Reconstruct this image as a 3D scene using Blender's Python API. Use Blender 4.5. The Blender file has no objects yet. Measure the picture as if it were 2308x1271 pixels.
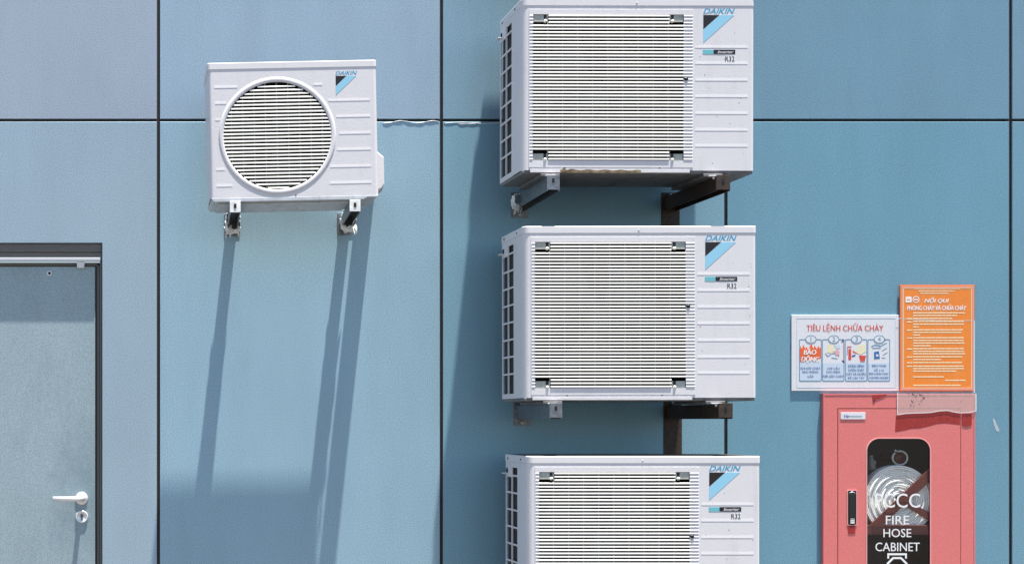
import bpy, bmesh, math, random
from mathutils import Vector, Matrix
random.seed(7)
sc = bpy.context.scene
COL = sc.collection

# ------------------------------------------------------------------ camera
CAMZ, DW, F = 1.4, 6.5, 3410.0         # eye height, distance to the wall, focal length in photo pixels
VX, VY = 300.0, 948.0                  # principal point in photo pixels (the photo is an off-centre crop)
cam = bpy.data.cameras.new('camera'); camo = bpy.data.objects.new('camera', cam); COL.objects.link(camo)
camo.location = (0, -DW, CAMZ); camo.rotation_euler = (math.radians(90), 0, 0)
cam.sensor_width = 36; cam.sensor_fit = 'HORIZONTAL'; cam.lens = F/2308*36
cam.shift_x = (1154-VX)/2308; cam.shift_y = (VY-635.5)/2308
cam.clip_end = 2000; cam.clip_start = .05
sc.camera = camo

# ------------------------------------------------------------------ sky and sun
SUN = Vector((0.9, -1.0, 8.5)).normalized()        # towards the sun: nearly overhead, raking down the wall
w = bpy.data.worlds.new('World'); sc.world = w; w.use_nodes = True
nt = w.node_tree; bg = nt.nodes['Background']
sky = nt.nodes.new('ShaderNodeTexSky'); sky.sky_type = 'NISHITA'; sky.sun_disc = False
sky.sun_elevation = math.asin(SUN.z); sky.sun_rotation = math.atan2(SUN.x, SUN.y)
sky.air_density = 1.0; sky.dust_density = 0.8; sky.ozone_density = 1.0
nt.links.new(sky.outputs[0], bg.inputs[0]); bg.inputs[1].default_value = 0.065
sl = bpy.data.lights.new('sun', 'SUN'); so = bpy.data.objects.new('sun', sl); COL.objects.link(so)
sl.energy = 5.0; sl.angle = math.radians(0.6); sl.color = (1.0, 0.95, 0.87)
so.rotation_euler = (-SUN).to_track_quat('-Z', 'Y').to_euler(); so.location = (5, -5, 12)
sc.view_settings.view_transform = 'Standard'; sc.view_settings.look = 'None'
sc.view_settings.exposure = 1.5; sc.view_settings.gamma = 1.0

# ------------------------------------------------------------------ pixel helpers
def px(x, y, d=0.0):
    """photo pixel -> world point on the plane d metres in front of the wall"""
    k = (DW-d)/F
    return Vector(((x-VX)*k, -d, CAMZ+(VY-y)*k))

# ------------------------------------------------------------------ materials
def mat(name, col, rough=.5, metal=0., noise=.0, nscale=200., bump=0., bscale=40., spec=.5, dirt=0., dirt_col=(.12,.10,.07), dscale=6., coat=0.):
    m = bpy.data.materials.new(name); m.use_nodes = True
    n = m.node_tree.nodes; l = m.node_tree.links; b = n['Principled BSDF']
    b.inputs['Roughness'].default_value = rough; b.inputs['Metallic'].default_value = metal
    b.inputs['Specular IOR Level'].default_value = spec
    if coat: b.inputs['Coat Weight'].default_value = coat; b.inputs['Coat Roughness'].default_value = .15
    b.inputs['Base Color'].default_value = (*col, 1)
    src = None
    tc = n.new('ShaderNodeTexCoord')
    if noise:
        t = n.new('ShaderNodeTexNoise'); t.inputs['Scale'].default_value = nscale; t.inputs['Detail'].default_value = 2
        l.new(tc.outputs['Object'], t.inputs['Vector'])
        r = n.new('ShaderNodeMapRange'); r.inputs['From Min'].default_value = .3; r.inputs['From Max'].default_value = .7
        r.inputs['To Min'].default_value = 1-noise; r.inputs['To Max'].default_value = 1+noise
        l.new(t.outputs['Fac'], r.inputs['Value'])
        mx = n.new('ShaderNodeMix'); mx.data_type = 'RGBA'; mx.blend_type = 'MULTIPLY'; mx.inputs['Factor'].default_value = 1
        mx.inputs['A'].default_value = (*col, 1); l.new(r.outputs['Result'], mx.inputs['B']); src = mx.outputs['Result']
    if dirt:
        t = n.new('ShaderNodeTexNoise'); t.inputs['Scale'].default_value = dscale; t.inputs['Detail'].default_value = 7; t.inputs['Roughness'].default_value = .65
        mp = n.new('ShaderNodeMapping'); mp.inputs['Scale'].default_value = (3.0, 1, .7)
        oi = n.new('ShaderNodeObjectInfo'); mu = n.new('ShaderNodeMath'); mu.operation = 'MULTIPLY'; mu.inputs[1].default_value = 37; l.new(oi.outputs['Random'], mu.inputs[0])
        l.new(mu.outputs[0], mp.inputs['Location'])
        l.new(tc.outputs['Object'], mp.inputs['Vector']); l.new(mp.outputs['Vector'], t.inputs['Vector'])
        r = n.new('ShaderNodeMapRange'); r.inputs['From Min'].default_value = .52; r.inputs['From Max'].default_value = .8
        r.inputs['To Max'].default_value = dirt; l.new(t.outputs['Fac'], r.inputs['Value'])
        mx = n.new('ShaderNodeMix'); mx.data_type = 'RGBA'; l.new(r.outputs['Result'], mx.inputs['Factor'])
        if src: l.new(src, mx.inputs['A'])
        else: mx.inputs['A'].default_value = (*col, 1)
        mx.inputs['B'].default_value = (*dirt_col, 1); src = mx.outputs['Result']
    if src: l.new(src, b.inputs['Base Color'])
    if bump:
        t = n.new('ShaderNodeTexNoise'); t.inputs['Scale'].default_value = bscale; t.inputs['Detail'].default_value = 3
        l.new(tc.outputs['Object'], t.inputs['Vector'])
        bp = n.new('ShaderNodeBump'); bp.inputs['Strength'].default_value = 1; bp.inputs['Distance'].default_value = bump
        l.new(t.outputs['Fac'], bp.inputs['Height']); l.new(bp.outputs['Normal'], b.inputs['Normal'])
    return m

def panel_mat(name, col, darkening=.10):
    """metallic blue-grey composite panel: fine flake grain, faint wash streaks and a very slight oil-canning"""
    m = mat(name, col, rough=.45, metal=.20, noise=.26, nscale=240, spec=.5, dirt=darkening, dirt_col=tuple(c*.45 for c in col), dscale=3.0)
    n = m.node_tree.nodes; l = m.node_tree.links; b = n['Principled BSDF']
    tc = n.new('ShaderNodeTexCoord')
    base = b.inputs['Base Color'].links[0].from_socket
    t = n.new('ShaderNodeTexNoise'); t.inputs['Scale'].default_value = 2.2; t.inputs['Detail'].default_value = 5; t.inputs['Roughness'].default_value = .6
    mp = n.new('ShaderNodeMapping'); mp.inputs['Scale'].default_value = (1.6, 1, .45)
    l.new(tc.outputs['Object'], mp.inputs['Vector']); l.new(mp.outputs['Vector'], t.inputs['Vector'])
    r = n.new('ShaderNodeMapRange'); r.inputs['From Min'].default_value = .35; r.inputs['From Max'].default_value = .68
    r.inputs['To Min'].default_value = .955; r.inputs['To Max'].default_value = 1.045; l.new(t.outputs['Fac'], r.inputs['Value'])
    mx = n.new('ShaderNodeMix'); mx.data_type = 'RGBA'; mx.blend_type = 'MULTIPLY'; mx.inputs['Factor'].default_value = 1
    l.new(base, mx.inputs['A']); l.new(r.outputs['Result'], mx.inputs['B']); l.new(mx.outputs['Result'], b.inputs['Base Color'])
    t2 = n.new('ShaderNodeTexNoise'); t2.inputs['Scale'].default_value = 1.7; t2.inputs['Detail'].default_value = 1
    l.new(tc.outputs['Object'], t2.inputs['Vector'])
    b1 = n.new('ShaderNodeBump'); b1.inputs['Strength'].default_value = 1; b1.inputs['Distance'].default_value = .0016
    l.new(t2.outputs['Fac'], b1.inputs['Height'])
    t3 = n.new('ShaderNodeTexNoise'); t3.inputs['Scale'].default_value = 220
    l.new(tc.outputs['Object'], t3.inputs['Vector'])
    b2 = n.new('ShaderNodeBump'); b2.inputs['Strength'].default_value = .35; b2.inputs['Distance'].default_value = .0006
    l.new(t3.outputs['Fac'], b2.inputs['Height']); l.new(b1.outputs['Normal'], b2.inputs['Normal'])
    l.new(b2.outputs['Normal'], b.inputs['Normal'])
    return m

def clear_mat(name, tint, diff, alpha, gloss_rough=.03, ior=1.45):
    """see-through sheet: mostly transparent, partly a milky diffuse, with a fresnel shine"""
    m = bpy.data.materials.new(name); m.use_nodes = True
    n = m.node_tree.nodes; l = m.node_tree.links; n.clear()
    o = n.new('ShaderNodeOutputMaterial'); tr = n.new('ShaderNodeBsdfTransparent'); tr.inputs[0].default_value = (*tint, 1)
    df = n.new('ShaderNodeBsdfDiffuse'); df.inputs[0].default_value = (*diff, 1)
    gl = n.new('ShaderNodeBsdfGlossy'); gl.inputs['Roughness'].default_value = gloss_rough
    a = n.new('ShaderNodeMixShader'); a.inputs[0].default_value = alpha
    l.new(tr.outputs[0], a.inputs[1]); l.new(df.outputs[0], a.inputs[2])
    c = n.new('ShaderNodeMixShader'); c.inputs[0].default_value = ior; l.new(a.outputs[0], c.inputs[1]); l.new(gl.outputs[0], c.inputs[2])
    l.new(c.outputs[0], o.inputs['Surface'])
    return m

M = {}
PC = (.235, .355, .435)
TONES = {0: (.33, .45, .54), 1: (.33, .45, .54), 2: (.335, .455, .545), 3: (.30, .478, .59), 4: (.205, .398, .505), 5: (.155, .345, .455), 6: (.17, .355, .46)}  # vignette-like falloff put into the panel colours, darker to the right
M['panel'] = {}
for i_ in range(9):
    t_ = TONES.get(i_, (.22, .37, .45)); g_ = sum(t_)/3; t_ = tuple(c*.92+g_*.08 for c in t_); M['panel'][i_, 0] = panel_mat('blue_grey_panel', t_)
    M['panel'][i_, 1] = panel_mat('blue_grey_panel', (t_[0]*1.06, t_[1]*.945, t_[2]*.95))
M['joint'] = mat('dark_sealant', (.018, .012, .011), .6, noise=.3, nscale=60)
M['silicone'] = mat('pale_silicone', (.52, .57, .61), .35, noise=.1, nscale=80)
M['concrete_core'] = mat('wall_core', (.12, .12, .12), .9, noise=.1)
M['white'] = mat('white_enamel', (.74, .72, .74), .34, noise=.02, nscale=350, dirt=.26, dirt_col=(.44, .42, .38), dscale=6, bump=.0003, bscale=160)
M['white_lid'] = mat('white_enamel_lid', (.76, .74, .755), .32, noise=.02, nscale=350, dirt=.16, dirt_col=(.40, .38, .33), dscale=12)
M['slat'] = mat('white_plastic_slats', (.90, .885, .82), .38, noise=.02, nscale=90, dirt=.18, dirt_col=(.45, .45, .38), dscale=7)
M['coil'] = mat('dark_coil_fins', (.016, .012, .010), .6, noise=.4, nscale=120)
M['fan'] = mat('grey_fan_plastic', (.17, .175, .16), .5)
M['pocket'] = mat('grey_clip_plate', (.44, .46, .42), .55, noise=.15, nscale=150, dirt=.45, dirt_col=(.06, .07, .05), dscale=30)
M['black'] = mat('black_rubber', (.012, .012, .012), .5)
M['logo_text'] = mat('cyan_ink', (.03, .36, .58), .4)
M['logo_black'] = mat('black_ink', (.012, .010, .012), .35)
M['logo_blue'] = mat('sky_blue_ink', (.30, .62, .80), .4)
M['teal'] = mat('teal_ink', (.16, .50, .56), .4)
M['ink_white'] = mat('white_ink', (.85, .85, .85), .4)
M['galv'] = mat('galvanised_steel', (.24, .255, .28), .42, metal=.75, noise=.25, nscale=60, dirt=.5, dirt_col=(.10, .06, .04), dscale=14)
M['arm_shaded'] = mat('shaded_galvanised_steel', (.050, .034, .025), .6, metal=.2, noise=.3, nscale=70, dirt=.6, dirt_col=(.10, .045, .02), dscale=14)  # same galvanised arm as the left ones, its shade put into the colour
M['bolt'] = mat('zinc_bolt', (.62, .62, .60), .3, metal=.8)
M['foil'] = mat('torn_silver_tape', (.88, .88, .86), .45, metal=.0, noise=.2, nscale=60)
M['pipe'] = mat('white_pipe_tape', (.55, .55, .54), .6, noise=.1, nscale=40)
M['rust'] = mat('rust_stain', (.20, .15, .085), .7, noise=.5, nscale=55, dirt=.9, dirt_col=(.045, .02, .008), dscale=22)
M['pan'] = mat('grey_underside', (.55, .58, .62), .5, noise=.1, nscale=30, dirt=.5, dirt_col=(.14, .12, .10), dscale=9)
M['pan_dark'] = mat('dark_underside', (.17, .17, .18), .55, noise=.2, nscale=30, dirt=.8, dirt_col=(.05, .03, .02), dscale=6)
M['darkening'] = mat('bounce_cut_lid_top', (.055, .042, .032), .9, noise=.4, nscale=25)  # added dark lid tops, out of sight, keep bounce light out of the gaps
M['door'] = panel_mat('blue_grey_door_paint', (.335, .435, .475), .30)
def hand_grime(m, c):
    """greasy hand marks rubbed into the paint round the lever"""
    n = m.node_tree.nodes; l = m.node_tree.links; b = n['Principled BSDF']; base = b.inputs['Base Color'].links[0].from_socket
    tc = n.new('ShaderNodeTexCoord'); mp = n.new('ShaderNodeMapping'); mp.inputs['Location'].default_value = (-c[0]*1.5, 0, -c[1]*.75); mp.inputs['Scale'].default_value = (1.5, 0, .75)
    ln = n.new('ShaderNodeVectorMath'); ln.operation = 'LENGTH'; l.new(tc.outputs['Object'], mp.inputs['Vector']); l.new(mp.outputs['Vector'], ln.inputs[0])
    t = n.new('ShaderNodeTexNoise'); t.inputs['Scale'].default_value = 14; t.inputs['Detail'].default_value = 8; t.inputs['Roughness'].default_value = .7; l.new(tc.outputs['Object'], t.inputs['Vector'])
    ad = n.new('ShaderNodeMath'); ad.operation = 'MULTIPLY_ADD'; ad.inputs[1].default_value = .45; l.new(t.outputs['Fac'], ad.inputs[0]); l.new(ln.outputs['Value'], ad.inputs[2])
    r = n.new('ShaderNodeMapRange'); r.inputs['From Min'].default_value = .27; r.inputs['From Max'].default_value = .50; r.inputs['To Min'].default_value = .42; r.inputs['To Max'].default_value = 0; l.new(ad.outputs[0], r.inputs['Value'])
    mx = n.new('ShaderNodeMix'); mx.data_type = 'RGBA'; l.new(r.outputs['Result'], mx.inputs['Factor']); l.new(base, mx.inputs['A']); mx.inputs['B'].default_value = (.13, .20, .25, 1)
    l.new(mx.outputs['Result'], b.inputs['Base Color'])
hand_grime(M['door'], (-.085, 1.06))
M['frame'] = mat('shade_toned_frame_paint', (.14, .135, .125), .45, noise=.08, nscale=120)  # grey paint darkened, the shade of the recess put into its colour
M['lip'] = mat('light_grey_door_lip', (.52, .55, .60), .4, noise=.05, nscale=120)
M['steel'] = mat('satin_stainless', (.86, .86, .88), .34, metal=.55)
M['sign_white'] = mat('white_sign_board', (.72, .73, .77), .3, noise=.03, nscale=120, dirt=.12, dirt_col=(.5, .5, .45), dscale=10, coat=.3)
M['sign_orange'] = mat('orange_sign_board', (.86, .24, .022), .32, noise=.05, nscale=150, dirt=.22, dirt_col=(.9, .42, .2), dscale=7, coat=.3)
M['sign_edge'] = mat('red_brown_sign_edge', (.50, .10, .04), .5)
M['ink_red'] = mat('red_ink', (.66, .075, .05), .5)
M['ink_fire'] = mat('orange_red_ink', (.78, .13, .035), .5)
M['ink_blue'] = mat('blue_ink', (.05, .15, .38), .5)
M['ink_teal'] = mat('teal_blue_ink', (.10, .27, .42), .5)
M['ink_deep'] = mat('deep_blue_ink', (.03, .04, .36), .5)
M['ink_cream'] = mat('cream_ink', (.80, .74, .50), .5)
M['ink_pale'] = mat('pale_cream_ink', (.93, .74, .47), .5)
M['ink_skin'] = mat('pink_ink', (.78, .40, .38), .5)
M['cell'] = mat('pale_blue_print', (.56, .66, .78), .4)
M['red'] = mat('faded_red_enamel', (.72, .19, .182), .38, noise=.10, nscale=230, dirt=.25, dirt_col=(.70, .22, .20), dscale=3.5, bump=.0004, bscale=200)
M['red_deep'] = mat('unfaded_red_enamel', (.33, .026, .022), .4, noise=.18, nscale=90, dirt=.4, dirt_col=(.48, .07, .06), dscale=16)
M['red_dark'] = mat('dark_red_inside', (.10, .018, .012), .5, noise=.2, nscale=60)
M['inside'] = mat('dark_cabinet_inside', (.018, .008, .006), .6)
M['seam'] = mat('dark_red_seam', (.05, .006, .006), .6)
M['hose'] = mat('white_canvas_hose', (.88, .89, .86), .75, noise=.12, nscale=120, bump=.0006, bscale=300)
M['brass'] = mat('dull_valve_metal', (.45, .47, .45), .3, metal=.8)
M['glass'] = clear_mat('cabinet_window_glass', (.99, .99, .99), (.5, .5, .5), .0, .02, .035)
M['film'] = clear_mat('clear_plastic_film', (.985, .985, .985), (.85, .83, .83), .05, .12, .02)
M['film_edge'] = clear_mat('film_edge', (.97, .97, .97), (.9, .9, .92), .6, .12, .02)
M['film_dirty'] = clear_mat('grubby_plastic_film', (.98, .97, .95), (.86, .74, .72), .24, .2, .03)
M['mould'] = mat('mould_spots', (.10, .09, .06), .8, noise=.4, nscale=80)
M['asphalt'] = mat('dark_asphalt', (.05, .043, .036), .9, noise=.35, nscale=90, bump=.003, bscale=120)
M['paving'] = mat('grey_concrete_pavement', (.10, .088, .075), .85, noise=.15, nscale=40, bump=.001, bscale=150)

# ------------------------------------------------------------------ mesh builder
class MB:
    def __init__(self): self.v = []; self.f = []; self.mi = []; self.sm = []; self.m = []
    def slot(self, m):
        if m not in self.m: self.m.append(m)
        return self.m.index(m)
    def add(self, vs, fs, m, smooth=False):
        o = len(self.v); k = self.slot(m)
        self.v += [tuple(x) for x in vs]
        for f in fs: self.f.append([i+o for i in f]); self.mi.append(k); self.sm.append(smooth)
    def bm(self, b, m, smooth=False):
        b.verts.index_update()
        self.add([v.co.copy() for v in b.verts], [[v.index for v in f.verts] for f in b.faces], m, smooth); b.free()
    def box(self, x0, x1, y0, y1, z0, z1, m, bev=0., seg=2):
        x0, x1 = min(x0, x1), max(x0, x1); y0, y1 = min(y0, y1), max(y0, y1); z0, z1 = min(z0, z1), max(z0, z1)
        b = bmesh.new(); bmesh.ops.create_cube(b, size=1)
        for v in b.verts: v.co = Vector(((x0+x1)/2+v.co.x*(x1-x0), (y0+y1)/2+v.co.y*(y1-y0), (z0+z1)/2+v.co.z*(z1-z0)))
        if bev: bmesh.ops.bevel(b, geom=b.edges[:], offset=bev, segments=seg, affect='EDGES', profile=.5)
        self.bm(b, m)
    def prism(self, pts, axis, a0, a1, m, bev=0.):
        """closed outline pts (2D) extruded along an axis; 'y': pts are (x,z); 'z': (x,y); 'x': (y,z)"""
        def P(p, a): return {'y': (p[0], a, p[1]), 'z': (p[0], p[1], a), 'x': (a, p[0], p[1])}[axis]
        b = bmesh.new()
        A = [b.verts.new(P(p, a0)) for p in pts]; B = [b.verts.new(P(p, a1)) for p in pts]
        n = len(pts); b.faces.new(A); b.faces.new(B[::-1])
        for i in range(n): b.faces.new((A[i], B[i], B[(i+1) % n], A[(i+1) % n]))
        bmesh.ops.recalc_face_normals(b, faces=b.faces[:])
        if bev: bmesh.ops.bevel(b, geom=[e for e in b.edges if e.calc_face_angle(0) > .5], offset=bev, segments=2, affect='EDGES', profile=.5)
        self.bm(b, m)
    def hole_plate(self, outer, hole, y0, y1, m):
        """plate between y0 (front) and y1 with a hole; outer and hole have the same number of (x,z) points"""
        n = len(outer); vs = []
        for y in (y0, y1):
            vs += [(p[0], y, p[1]) for p in outer] + [(p[0], y, p[1]) for p in hole]
        fs = []
        for i in range(n):
            j = (i+1) % n
            fs += [(i, j, n+j, n+i), (2*n+i, 3*n+i, 3*n+j, 2*n+j), (i, 2*n+i, 2*n+j, j), (n+i, n+j, 3*n+j, 3*n+i)]
        self.add(vs, fs, m)
    def tube(self, path, r, m, seg=10, caps=True, closed=False):
        path = [Vector(p) for p in path]; n = len(path); vs = []; fs = []; prev = None
        for i, p in enumerate(path):
            a = path[(i-1) % n] if (i or closed) else p; c = path[(i+1) % n] if (i < n-1 or closed) else p
            t = (c-a).normalized()
            u = prev if prev else (Vector((0, 0, 1)) if abs(t.z) < .9 else Vector((1, 0, 0)))
            u = (u-t*u.dot(t)).normalized(); prev = u; v = t.cross(u)
            rr = r[i] if isinstance(r, (list, tuple)) else r
            for k in range(seg):
                q = 2*math.pi*k/seg; vs.append(p+(u*math.cos(q)+v*math.sin(q))*rr)
        for i in range(n if closed else n-1):
            for k in range(seg):
                a, b_ = i*seg+k, i*seg+(k+1) % seg; c, d = ((i+1) % n)*seg+k, ((i+1) % n)*seg+(k+1) % seg
                fs.append((a, b_, d, c))
        if caps and not closed: fs += [tuple(range(seg))[::-1], tuple(range((n-1)*seg, n*seg))]
        self.add(vs, fs, m, True)
    def lathe(self, prof, c, m, seg=40, smooth=True):
        """profile (radius, y) turned about the y axis through c"""
        vs = []; fs = []
        for r, y in prof:
            for k in range(seg):
                q = 2*math.pi*k/seg; vs.append((c[0]+r*math.cos(q), c[1]+y, c[2]+r*math.sin(q)))
        for i in range(len(prof)-1):
            for k in range(seg):
                a, b_ = i*seg+k, i*seg+(k+1) % seg
                fs.append((a, b_, b_+seg, a+seg))
        self.add(vs, fs, m, smooth)
    def disc(self, c, r, y0, y1, m, seg=32):
        self.prism([(c[0]+r*math.cos(2*math.pi*k/seg), c[1]+r*math.sin(2*math.pi*k/seg)) for k in range(seg)], 'y', y0, y1, m)
    def sheet(self, pts, y, m): self.add([(p[0], y, p[1]) for p in pts], [tuple(range(len(pts)))], m)
    def poly(self, pts, y, m, th=.0006):
        self.prism(pts, 'y', y-th, y, m)
    def text(self, s, x0, x1, z0, z1, y, m, shear=0., bold=0., th=.0004, keep=False):
        if bold:
            d = (z1-z0)*bold*1.6
            for q, e in ((-1, 0), (1, .00006)): self.text(s, x0+d*(q+1)/2, x1-d*(1-q)/2, z0, z1, y-e, m, shear, 0, th)
            return
        vs, fs = text_mesh(s, shear, 0)
        if not vs: return
        mx0 = min(v[0] for v in vs); mx1 = max(v[0] for v in vs); mz0 = min(v[1] for v in vs); mz1 = max(v[1] for v in vs)
        sx = (x1-x0)/(mx1-mx0); sz = (z1-z0)/(mz1-mz0)
        if keep:
            k = min(sx, sz); cx, cz = (x0+x1)/2, (z0+z1)/2
            x0, z0 = cx-k*(mx1-mx0)/2, cz-k*(mz1-mz0)/2; sx = sz = k
        self.add([(x0+(v[0]-mx0)*sx, y-th, z0+(v[1]-mz0)*sz) for v in vs], fs, m)
    def build(self, name, parent=None, loc=None):
        me = bpy.data.meshes.new(name); me.from_pydata(self.v, [], self.f)
        for m in self.m: me.materials.append(m)
        me.polygons.foreach_set('material_index', self.mi); me.polygons.foreach_set('use_smooth', self.sm); me.update()
        o = bpy.data.objects.new(name, me); COL.objects.link(o)
        if parent: o.parent = parent
        if loc: o.location = loc
        return o

_tc = {}
def text_mesh(s, shear=0., bold=0.):
    key = (s, shear, bold)
    if key in _tc: return _tc[key]
    cu = bpy.data.curves.new('lettering', 'FONT'); cu.body = s; cu.shear = shear; cu.offset = bold; cu.resolution_u = 3
    o = bpy.data.objects.new('lettering', cu); COL.objects.link(o)
    dg = bpy.context.evaluated_depsgraph_get(); me = bpy.data.meshes.new_from_object(o.evaluated_get(dg))
    vs = [v.co[:] for v in me.vertices]; fs = [list(p.vertices) for p in me.polygons]
    bpy.data.objects.remove(o); bpy.data.curves.remove(cu); bpy.data.meshes.remove(me)
    _tc[key] = (vs, fs); return _tc[key]

def thing(name, label, cat, loc=(0, 0, 0), group=None, rot=None):
    o = bpy.data.objects.new(name, None); COL.objects.link(o); o.empty_display_size = .1
    o.location = loc; o['label'] = label; o['category'] = cat
    if group: o['group'] = group
    if rot: o.rotation_euler = rot
    return o
def tag(o, label, cat, group=None):
    o['label'] = label; o['category'] = cat
    if group: o['group'] = group
    return o
def structure(o): o['kind'] = 'structure'; return o
def rrect(x0, x1, z0, z1, r, n=6):
    pts = []
    for cx, cz, a in ((x1-r, z1-r, 0), (x0+r, z1-r, 90), (x0+r, z0+r, 180), (x1-r, z0+r, 270)):
        for k in range(n+1):
            q = math.radians(a+90*k/n); pts.append((cx+r*math.cos(q), cz+r*math.sin(q)))
    return pts
def rect_loop(x0, x1, z0, z1, pts):
    """points on a rectangle matched one to one with a loop pts (for plates with a hole)"""
    cx = sum(p[0] for p in pts)/len(pts); cz = sum(p[1] for p in pts)/len(pts); out = []
    for p in pts:
        dx, dz = p[0]-cx, p[1]-cz
        t = min(((x1-cx) if dx > 0 else (x0-cx))/dx if abs(dx) > 1e-9 else 1e9, ((z1-cz) if dz > 0 else (z0-cz))/dz if abs(dz) > 1e-9 else 1e9)
        out.append([cx+dx*t, cz+dz*t])
    for c in ((x0, z0), (x0, z1), (x1, z0), (x1, z1)):
        i = min(range(len(out)), key=lambda i: (out[i][0]-c[0])**2+(out[i][1]-c[1])**2); out[i] = list(c)
    return out

# ------------------------------------------------------------------ ground
def sheet(name, x0, x1, y0, y1, z, m):
    mb = MB(); mb.add([(x0, y0, z), (x1, y0, z), (x1, y1, z), (x0, y1, z)], [(0, 1, 2, 3)], m); return structure(mb.build(name))
sheet('ground', -250, 250, -250, 250, 0, M['asphalt'])
b = MB(); b.box(-14, 16, -1.6, .0, .004, .09, M['paving'], .012); structure(b.build('pavement'))

# ------------------------------------------------------------------ clad wall
wall = thing('clad_wall', 'wall of large blue-grey metal panels with dark joints behind the air conditioners', 'wall', (0, 0, 0))
JX = [-3.55, -2.33, -1.110, .1087, 1.3248, 2.5467, 3.7705, 4.99, 6.21, 7.43]
JZ = [.10, px(0, 272).z, px(0, 272).z+2.44, px(0, 272).z+4.88]
JW = .0068                                # half the joint width
TH = .004
DOOR_R, DOOR_T = px(230.5, 0).x, px(0, 547.5).z
DOOR_L = DOOR_R-1.02
CAB = dict(x0=px(1857, 0).x, x1=px(2198, 0).x, z1=px(0, 887).z, z0=px(0, 887).z-1.15)
HOLE = (CAB['x0']+.03, CAB['x1']-.03, CAB['z0']+.03, CAB['z1']-.03)

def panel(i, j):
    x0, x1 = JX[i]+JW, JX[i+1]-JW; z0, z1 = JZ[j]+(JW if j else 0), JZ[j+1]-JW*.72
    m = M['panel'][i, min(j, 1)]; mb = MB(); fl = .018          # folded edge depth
    cuts_x, cuts_z, skip = [x0, x1], [z0, z1], None
    if j == 0 and i == 2: cuts_x = [x0, DOOR_L, DOOR_R, x1]; cuts_z = [z0, DOOR_T, z1]; skip = lambda a, c: a == 1 and c == 0
    if j == 0 and i == 5 and HOLE[1] < x1: cuts_x = [x0, HOLE[0], HOLE[1], x1]; cuts_z = [z0, HOLE[2], HOLE[3], z1]; skip = lambda a, c: a == 1 and c == 1
    bm_ = bmesh.new(); V = {}
    for a, x in enumerate(cuts_x):
        for c, z in enumerate(cuts_z): V[a, c] = bm_.verts.new((x, 0, z))
    for a in range(len(cuts_x)-1):
        for c in range(len(cuts_z)-1):
            if skip and skip(a, c): continue
            bm_.faces.new((V[a, c], V[a+1, c], V[a+1, c+1], V[a, c+1]))
    for v in [v for v in bm_.verts if not v.link_faces]: bm_.verts.remove(v)
    ed = [e for e in bm_.edges if len(e.link_faces) == 1]
    r = bmesh.ops.extrude_edge_only(bm_, edges=ed)
    for v in [g for g in r['geom'] if isinstance(g, bmesh.types.BMVert)]: v.co.y = fl
    bmesh.ops.recalc_face_normals(bm_, faces=bm_.faces[:])
    # soft folded edge
    fe = [e for e in bm_.edges if len(e.link_faces) == 2 and e.calc_face_angle(0) > .7 and abs(e.verts[0].co.y) < 1e-6 and abs(e.verts[1].co.y) < 1e-6]
    bmesh.ops.bevel(bm_, geom=fe, offset=.0018, segments=2, affect='EDGES', profile=.5)
    mb.bm(bm_, m)
    return mb.build('cladding_panel', wall)
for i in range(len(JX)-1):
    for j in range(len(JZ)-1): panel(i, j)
mb = MB()
for x in JX[1:-1]: mb.box(x-.02, x+.02, .0075, .0125, JZ[0], JZ[-1], M['joint'])
for z in JZ[1:-1]: mb.box(JX[0], JX[-1], .0135, .0175, z-.02, z+.02, M['joint'])
mb.build('joint_sealant', wall)
mb = MB()
mb.box(JX[0], DOOR_L, .30, .42, 0, JZ[-1], M['concrete_core']); mb.box(DOOR_L, DOOR_R, .30, .42, DOOR_T, JZ[-1], M['concrete_core'])
mb.box(DOOR_R, JX[-1], .30, .42, 0, JZ[-1], M['concrete_core'])
mb.box(JX[0], JX[-1], -.02, .42, JZ[-1], JZ[-1]+.06, M['panel'][0, 0])
mb.build('wall_core', wall)
# plinth under the cladding, broken by the door
mb = MB(); mb.box(JX[0], DOOR_L-.002, .006, .03, 0, JZ[0]+.006, M['concrete_core']); mb.box(DOOR_R+.002, JX[-1], .006, .03, 0, JZ[0]+.006, M['concrete_core'])
mb.build('plinth', wall)
# loose silicone bead in the horizontal joint between the small unit and the stack
def bead(x0, x1, f, r, m):
    p = []
    n = 40
    for k in range(n+1):
        x = x0+(x1-x0)*k/n; y = f(x); q = px(x, y, .001); p.append((q.x, -.0005, q.z))
    mbb = MB(); mbb.tube(p, [r*(.55+.45*abs(math.sin(k*.41)))*(.3 if k in (0, n) else 1) for k in range(n+1)], m, 6)
    return mbb
mb = bead(862, 990, lambda x: 275.5+2.6*math.sin((x-850)/11.5),   .0021, M['silicone'])
for (a, c, f) in ((1000, 1150, lambda x: 277.5+1.2*math.sin(x/17)), (1032, 1150, lambda x: 280.4-.018*(x-1032))):
    t = bead(a, c, f, .0016, M['silicone']); mb.add(t.v, t.f, M['silicone'], True)
mb.build('loose_silicone', wall)

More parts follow.
